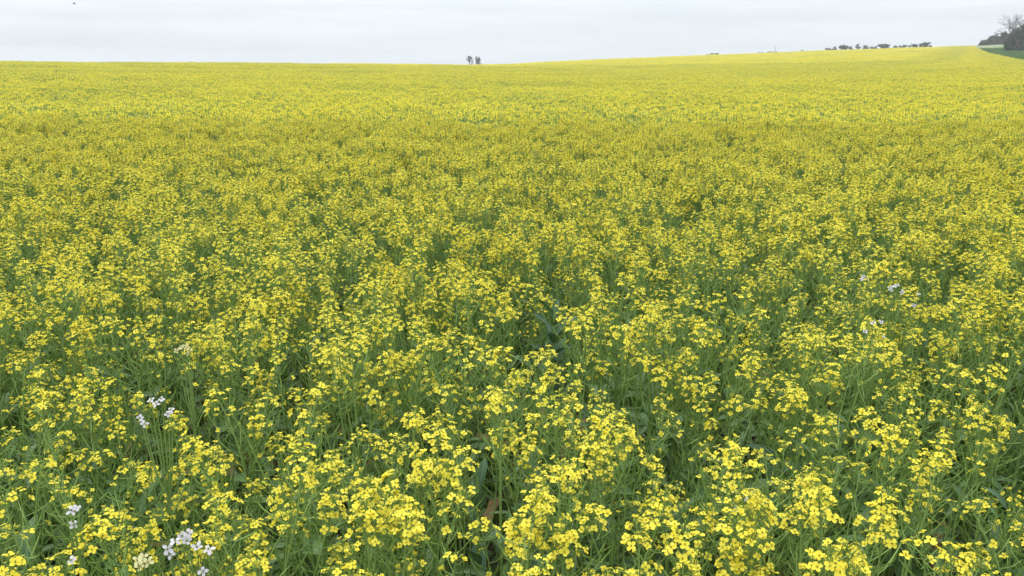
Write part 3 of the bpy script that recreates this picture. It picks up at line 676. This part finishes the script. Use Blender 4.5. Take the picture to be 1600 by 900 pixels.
pc, a = plant_at(1209.5, 396); H = top_height(1209.5, 73, 396, pc[2]); o = empty('mast', pc, 'thin grey mast on the skyline beside the pale shed roof', 'mast', None, -a)
obj('pole', tube(Geo(), [(0, 0, -.3), (0, 0, H)], [.11, .08], 8, 0, True).mesh('pole', [M_TIN]), o)
obj('crossarm', tube(Geo(), [(-.45, -.12, H * .93), (.45, -.12, H * .93)], [.06, .06], 6, 0, True).mesh('crossarm', [M_TIN]), o)
# a bird high at the left
d = rays(116, 6); d = d / math.hypot(d[0], d[1]); p = np.array([0, 0, CAM_Z]) + d * 75
M_BIRD = leafy('feathers', (0.10, 0.10, 0.11), (0.16, 0.16, 0.17), 0, 0.8)
g = Geo(); tube(g, [(-.14, 0, 0), (-.09, 0, .01), (0, 0, .01), (.09, 0, 0), (.16, 0, -.01)], [.008, .03, .042, .025, .006], 8, 0)
for s_ in (-1, 1):
    Pw = np.array([[(.05, s_ * .03, .02), (-.05, s_ * .03, .02)], [(.06, s_ * .16, .07), (-.04, s_ * .15, .07)], [(-.01, s_ * .32, .045), (-.05, s_ * .31, .045)]])
    sheet(g, Pw, 0); sheet(g, Pw + np.array([0, 0, .008]), 0)
b = obj('bird', g.mesh('bird', [M_BIRD])); b.location = p; b.rotation_euler = (0.3, 0, 0.5); tag(b, 'small grey bird flying high in the left of the sky', 'bird')

# ------------------------------------------------------------------ weeds standing in the crop
def leafmesh(l, mat): return l.mesh('leaf', [mat])
def radish(flowers, label, mat=None, group='white flowered weeds', drop=0.10, size=1.0):
    """wild radish: thin branching stem, flowers at given pixels and heights"""
    mat = mat or M_WHITE; F = [at_height(a, b, z - .025) for a, b, z in flowers]; c = np.mean(F, 0)
    base = np.array([c[0], c[1] + 0.04, float(ground(c[0], c[1]))]); o = empty('wild_radish', base, label, 'wild radish', group)
    st = Geo(); node = c - base - np.array([0, 0, drop + 0.12]); node[2] = max(node[2], .3)
    tube(st, bez((0, 0, -.02), (.02, -.01, node[2] * .5), node, 7), np.linspace(.0045, .0024, 7), 5)
    rng = np.random.default_rng(int(flowers[0][0]))
    for f in F:
        q = f - base; tube(st, bez(node, node + (q - node) * np.array([.7, .7, .35]), q - np.array([0, 0, .004]), 6), np.linspace(.002, .0009, 6), 4)
    for k in range(7):                                   # thin beaded pods and buds
        a = rng.uniform(0, 6); z = rng.uniform(.75, 1.0); p = node * np.array([1, 1, z]); d = np.array([math.cos(a), math.sin(a), .8])
        tube(st, bez(p, p + d * .03, p + d * .05 + np.array([0, 0, .02]), 5), [.0008, .0022, .0014, .0020, .0004], 5)
    obj('stem', st.mesh('stem', [M_STEM]), o)
    for f in F:
        nz = unit(np.array([0, 0, CAM_Z]) - f) * rng.uniform(.3, 1) + np.array([0, 0, .5]) + rng.normal(0, .3, 3)
        fg = flower_geo(rng, .0092 * size * rng.uniform(.8, 1.1), .0056 * size, rng.choice([1, 1, .85, .6]), 0, 1)
        obj('flower', fg.mesh('flower', [mat, M_BUD]), o, mat4(frame(nz), f - base))
    for k in range(5):
        i = rng.uniform(.15, .7); a = rng.uniform(0, 6); l = leaf_geo(rng, rng.uniform(.08, .16), rng.uniform(.03, .05), 1.0, .3, lobes=3, nl=14, mat=0, petiole=.2)
        obj('leaf', leafmesh(l, M_LOBED), o, mat4(rotz(a) @ rx(.5), node * np.array([i, i, i])))
    return o
radish([(236, 626, 1.04), (252, 624, 1.05), (244, 632, 1.04), (267, 641, 1.0), (219, 653, .98), (226, 662, .97), (262, 648, .99)], 'white flowered weed with a tall spray of blossoms at the left, upper of two')
radish([(262, 858, 1.0), (274, 846, 1.01), (284, 838, 1.02), (294, 833, 1.03), (291, 845, 1.02), (308, 856, 1.0), (327, 859, 1.0), (266, 866, .99), (318, 893, .98)], 'white flowered weed with many blossoms near the bottom edge at lower left')
radish([(112, 798, .98), (119, 795, .98), (114, 820, .95)], 'white flowered weed with two close blossoms near the bottom left corner')
radish([(113, 875, .95)], 'white flowered weed with a single blossom in the bottom left corner')
radish([(1163, 779, .95), (1151, 797, .86), (1196, 789, .86)], 'white flowered weed with one open cross blossom before the dark gap at right')
radish([(1350, 432, 1.0), (1355, 435, 1.0), (1347, 436, 1.0)], 'white flowered weed at right mid field, leftmost of three in a line')
radish([(1391, 450, 1.0), (1397, 447, 1.01), (1393, 454, .99), (1402, 446, 1.01), (1409, 457, .98), (1411, 455, .98)], 'white flowered weed at right mid field with the widest white spray')
radish([(1435, 459, 1.0), (1427, 478, .97), (1352, 506, .95), (1366, 503, .97), (1376, 505, .97), (1381, 526, .93)][:2], 'white flowered weed at right mid field, the faint right end of the line')
radish([(1364, 505, 1.0), (1376, 504, 1.0), (1352, 519, .97), (1381, 525, .96)], 'white flowered weed at right behind a yellow bunch, nearest of the right group')
radish([(283, 544, .98), (290, 541, 1.0), (296, 547, .98), (276, 548, .97), (293, 552, .96)], 'cream flowered weed above the upper white flowers at left', M_CREAM, None)
radish([(215, 876, .95), (224, 871, .96), (232, 878, .95), (219, 886, .93)], 'cream flowered weed near the bottom edge left of the white blossoms', M_CREAM, None)
def broadleaf(name, px, py, ztop, n, Lr, Wr, mat, label, cat, group=None, lobes=0, low=.35, up=(.5, 1.25), droop=(.4, 1.3), dead=0, seed=1, deep=.45, lean=(0, 0)):
    t = at_height(px, py, ztop); base = np.array([t[0] - lean[0], t[1] - lean[1], float(ground(t[0], t[1]))]); o = empty(name, base, label, cat, group); rng = np.random.default_rng(seed)
    h = ztop - base[2]; pts = bez((0, 0, -.02), (0, 0, h * .5), (lean[0], lean[1], h * .9), 8)
    obj('stem', tube(Geo(), pts, np.linspace(.008, .003, 8), 7, 0).mesh('stem', [M_STEM]), o); a0 = rng.uniform(0, 6)
    for k in range(n):
        f = low + (1 - low) * k / n; i = min(f * 7, 6.99); p = pts[int(i)] + (pts[int(i) + 1] - pts[int(i)]) * (i - int(i)); big = 1 - .45 * k / n
        l = leaf_geo(rng, rng.uniform(*Lr) * big, rng.uniform(*Wr) * big, rng.uniform(*droop), rng.uniform(.15, .6), lobes, .1, 0, 18 if lobes else 12, 5, .16, 1.0, deep)
        isd = k < dead; lo = obj('leaf', l.mesh('leaf', [M_DEAD if isd else mat]), o, mat4(rotz(a0 + k * GA) @ rx(rng.uniform(*up) if not isd else -.1), p))
        if isd: lo['label'] = 'withered brown leaf'
    return o
broadleaf('leafy_weed', 866, 446, .915, 20, (.13, .20), (.045, .065), M_BLUELEAF, 'tall dark blue green leafy plant without flowers near the centre', 'weed', low=.38, seed=3, up=(.75, 1.35), droop=(.15, .9))
broadleaf('leafy_weed', 1226, 650, .74, 11, (.16, .24), (.04, .06), M_BLUELEAF, 'dark long leaved plant with withered leaves at the gap right of centre', 'weed', low=.35, dead=3, seed=5, up=(.1, 1.1), droop=(.8, 2.0))
broadleaf('leafy_weed', 850, 668, .82, 12, (.12, .18), (.05, .075), M_BLUELEAF, 'cluster of pale broad upright leaves without flowers in the lower middle', 'weed', low=.4, seed=8, up=(.7, 1.35), droop=(.1, .8))
broadleaf('leafy_weed', 745, 690, .86, 8, (.10, .16), (.04, .055), M_BLUELEAF, 'plant with a few smooth upright leaves left of the pale broad cluster', 'weed', low=.45, seed=12, up=(.8, 1.4), droop=(.1, .7))
broadleaf('leafy_weed', 1596, 700, .84, 11, (.09, .15), (.03, .045), M_BLUELEAF, 'leafy green stalk cut by the right edge in the lower right', 'weed', low=.35, seed=15, up=(.4, 1.2))
broadleaf('leafy_weed', 1000, 872, .72, 9, (.16, .22), (.07, .09), M_BLUELEAF, 'plant with large dark rounded leaves at the bottom edge right of centre', 'weed', low=.4, seed=17, up=(.1, .7), dead=1)
broadleaf('lobed_weed', 140, 800, .92, 14, (.10, .15), (.055, .08), M_LOBED, 'bright green weed with jagged leaves in the bottom left corner', 'weed', lobes=4, low=.35, seed=21, up=(.3, 1.1), deep=.6)
broadleaf('lobed_weed', 1545, 868, .78, 11, (.11, .16), (.06, .085), M_LOBED, 'green weed with lobed leaves in the bottom right corner', 'weed', lobes=4, low=.4, seed=23, up=(.2, .9), deep=.5)

# ------------------------------------------------------------------ the damp air that greys the far trees
hz = Geo(); X0, X1, Y0, Y1, Z0, Z1 = -1300, 1300, -1300, 1300, -2.0, 32.0
hz.add([(X0, Y0, Z0), (X1, Y0, Z0), (X1, Y1, Z0), (X0, Y1, Z0), (X0, Y0, Z1), (X1, Y0, Z1), (X1, Y1, Z1), (X0, Y1, Z1)], [(0, 3, 2, 1), (4, 5, 6, 7), (0, 1, 5, 4), (1, 2, 6, 5), (2, 3, 7, 6), (3, 0, 4, 7)], 0)
m = bpy.data.materials.new('haze_air'); m.use_nodes = True; nt = m.node_tree; nt.nodes.clear()
o_ = nt.nodes.new('ShaderNodeOutputMaterial'); v_ = nt.nodes.new('ShaderNodeVolumePrincipled')
v_.inputs['Color'].default_value = (0.90, 0.93, 0.97, 1); v_.inputs['Density'].default_value = 0.0005; nt.links.new(v_.outputs[0], o_.inputs['Volume'])
tag(obj('haze', hz.mesh('haze', [m], False)), 'thin grey haze softening the far trees', 'haze', kind='stuff')

broadleaf('withered_weed', 1165, 735, .66, 7, (.09, .14), (.04, .065), M_DEAD, 'withered brown leafy stalk down in the dark gap right of the bottom centre', 'weed', low=.3, seed=31, up=(-.2, .7), droop=(.6, 2.2))
broadleaf('withered_weed', 842, 548, .72, 5, (.07, .11), (.03, .05), M_DEAD, 'withered brown leaves low at the foot of the dark leafy plant near the centre', 'weed', low=.4, seed=33, up=(-.2, .6), droop=(.6, 2.2))
broadleaf('withered_weed', 1500, 775, .60, 5, (.08, .12), (.03, .05), M_DEAD, 'withered brown leaves in the dark gap near the lower right corner', 'weed', low=.4, seed=35, up=(-.2, .6), droop=(.6, 2.2))

# low green growth between the crop's stems, close to the edge of the field
WLIB = bpy.data.collections.new('undergrowth_models'); RW = np.random.default_rng(55)
for k in range(7):
    g = Geo()
    for j in range(int(RW.integers(8, 13))):
        l = leaf_geo(RW, RW.uniform(.08, .18), RW.uniform(.025, .06), RW.uniform(.4, 1.6), RW.uniform(.1, .5), lobes=int(RW.integers(0, 4)), petiole=.2, nl=11, mat=0 if RW.uniform() < .9 else 2, deep=.35)
        g.cat(l, mat4(rotz(j * GA + RW.normal(0, .3)) @ rx(RW.uniform(.3, 1.2)), (RW.normal(0, .03), RW.normal(0, .03), RW.uniform(.02, .42))))
    for j in range(24):
        a = RW.uniform(0, 6); p = np.array([RW.normal(0, .06), RW.normal(0, .06), RW.uniform(0, .25)]); h = RW.uniform(.18, .48); d = np.array([math.cos(a), math.sin(a), 0]) * RW.uniform(.03, .16)
        tube(g, bez(p, p + np.array([0, 0, h * .7]) + d * .2, p + d + np.array([0, 0, h]), 5), np.array([.0013, .0017, .0017, .0013, .0003]), 3, 1)
    tube(g, bez((0, 0, -.02), (.01, 0, .15), (RW.normal(0, .02), RW.normal(0, .02), .32), 5), np.linspace(.003, .0015, 5), 5, 1)
    WLIB.objects.link(bpy.data.objects.new('%d_undergrowth' % k, g.mesh('undergrowth', [M_LEAF, M_POD, M_DEAD])))
WI = dict(p=[], r=[], s=[], v=[])
for y in np.arange(.7, 6.5, .17):
    for x in np.arange(-.78 * y - .8, .78 * y + .8, .17):
        px_, py_ = x + RW.uniform(-.09, .09), y + RW.uniform(-.09, .09); q = RW.uniform(.75, 1.3)
        if any(math.hypot(px_ - gx, py_ - gy) < gr * .8 for gx, gy, gr in gap_w): q *= .55
        WI['p'].append((px_, py_, float(ground(px_, py_)))); WI['r'].append((RW.normal(0, .1), RW.normal(0, .1), RW.uniform(0, 6.28))); WI['s'].append((q, q, q)); WI['v'].append(int(RW.integers(7)))
scatter('undergrowth', WI, WLIB, 'low green leaves and thin blades between the stems of the crop', 'undergrowth')
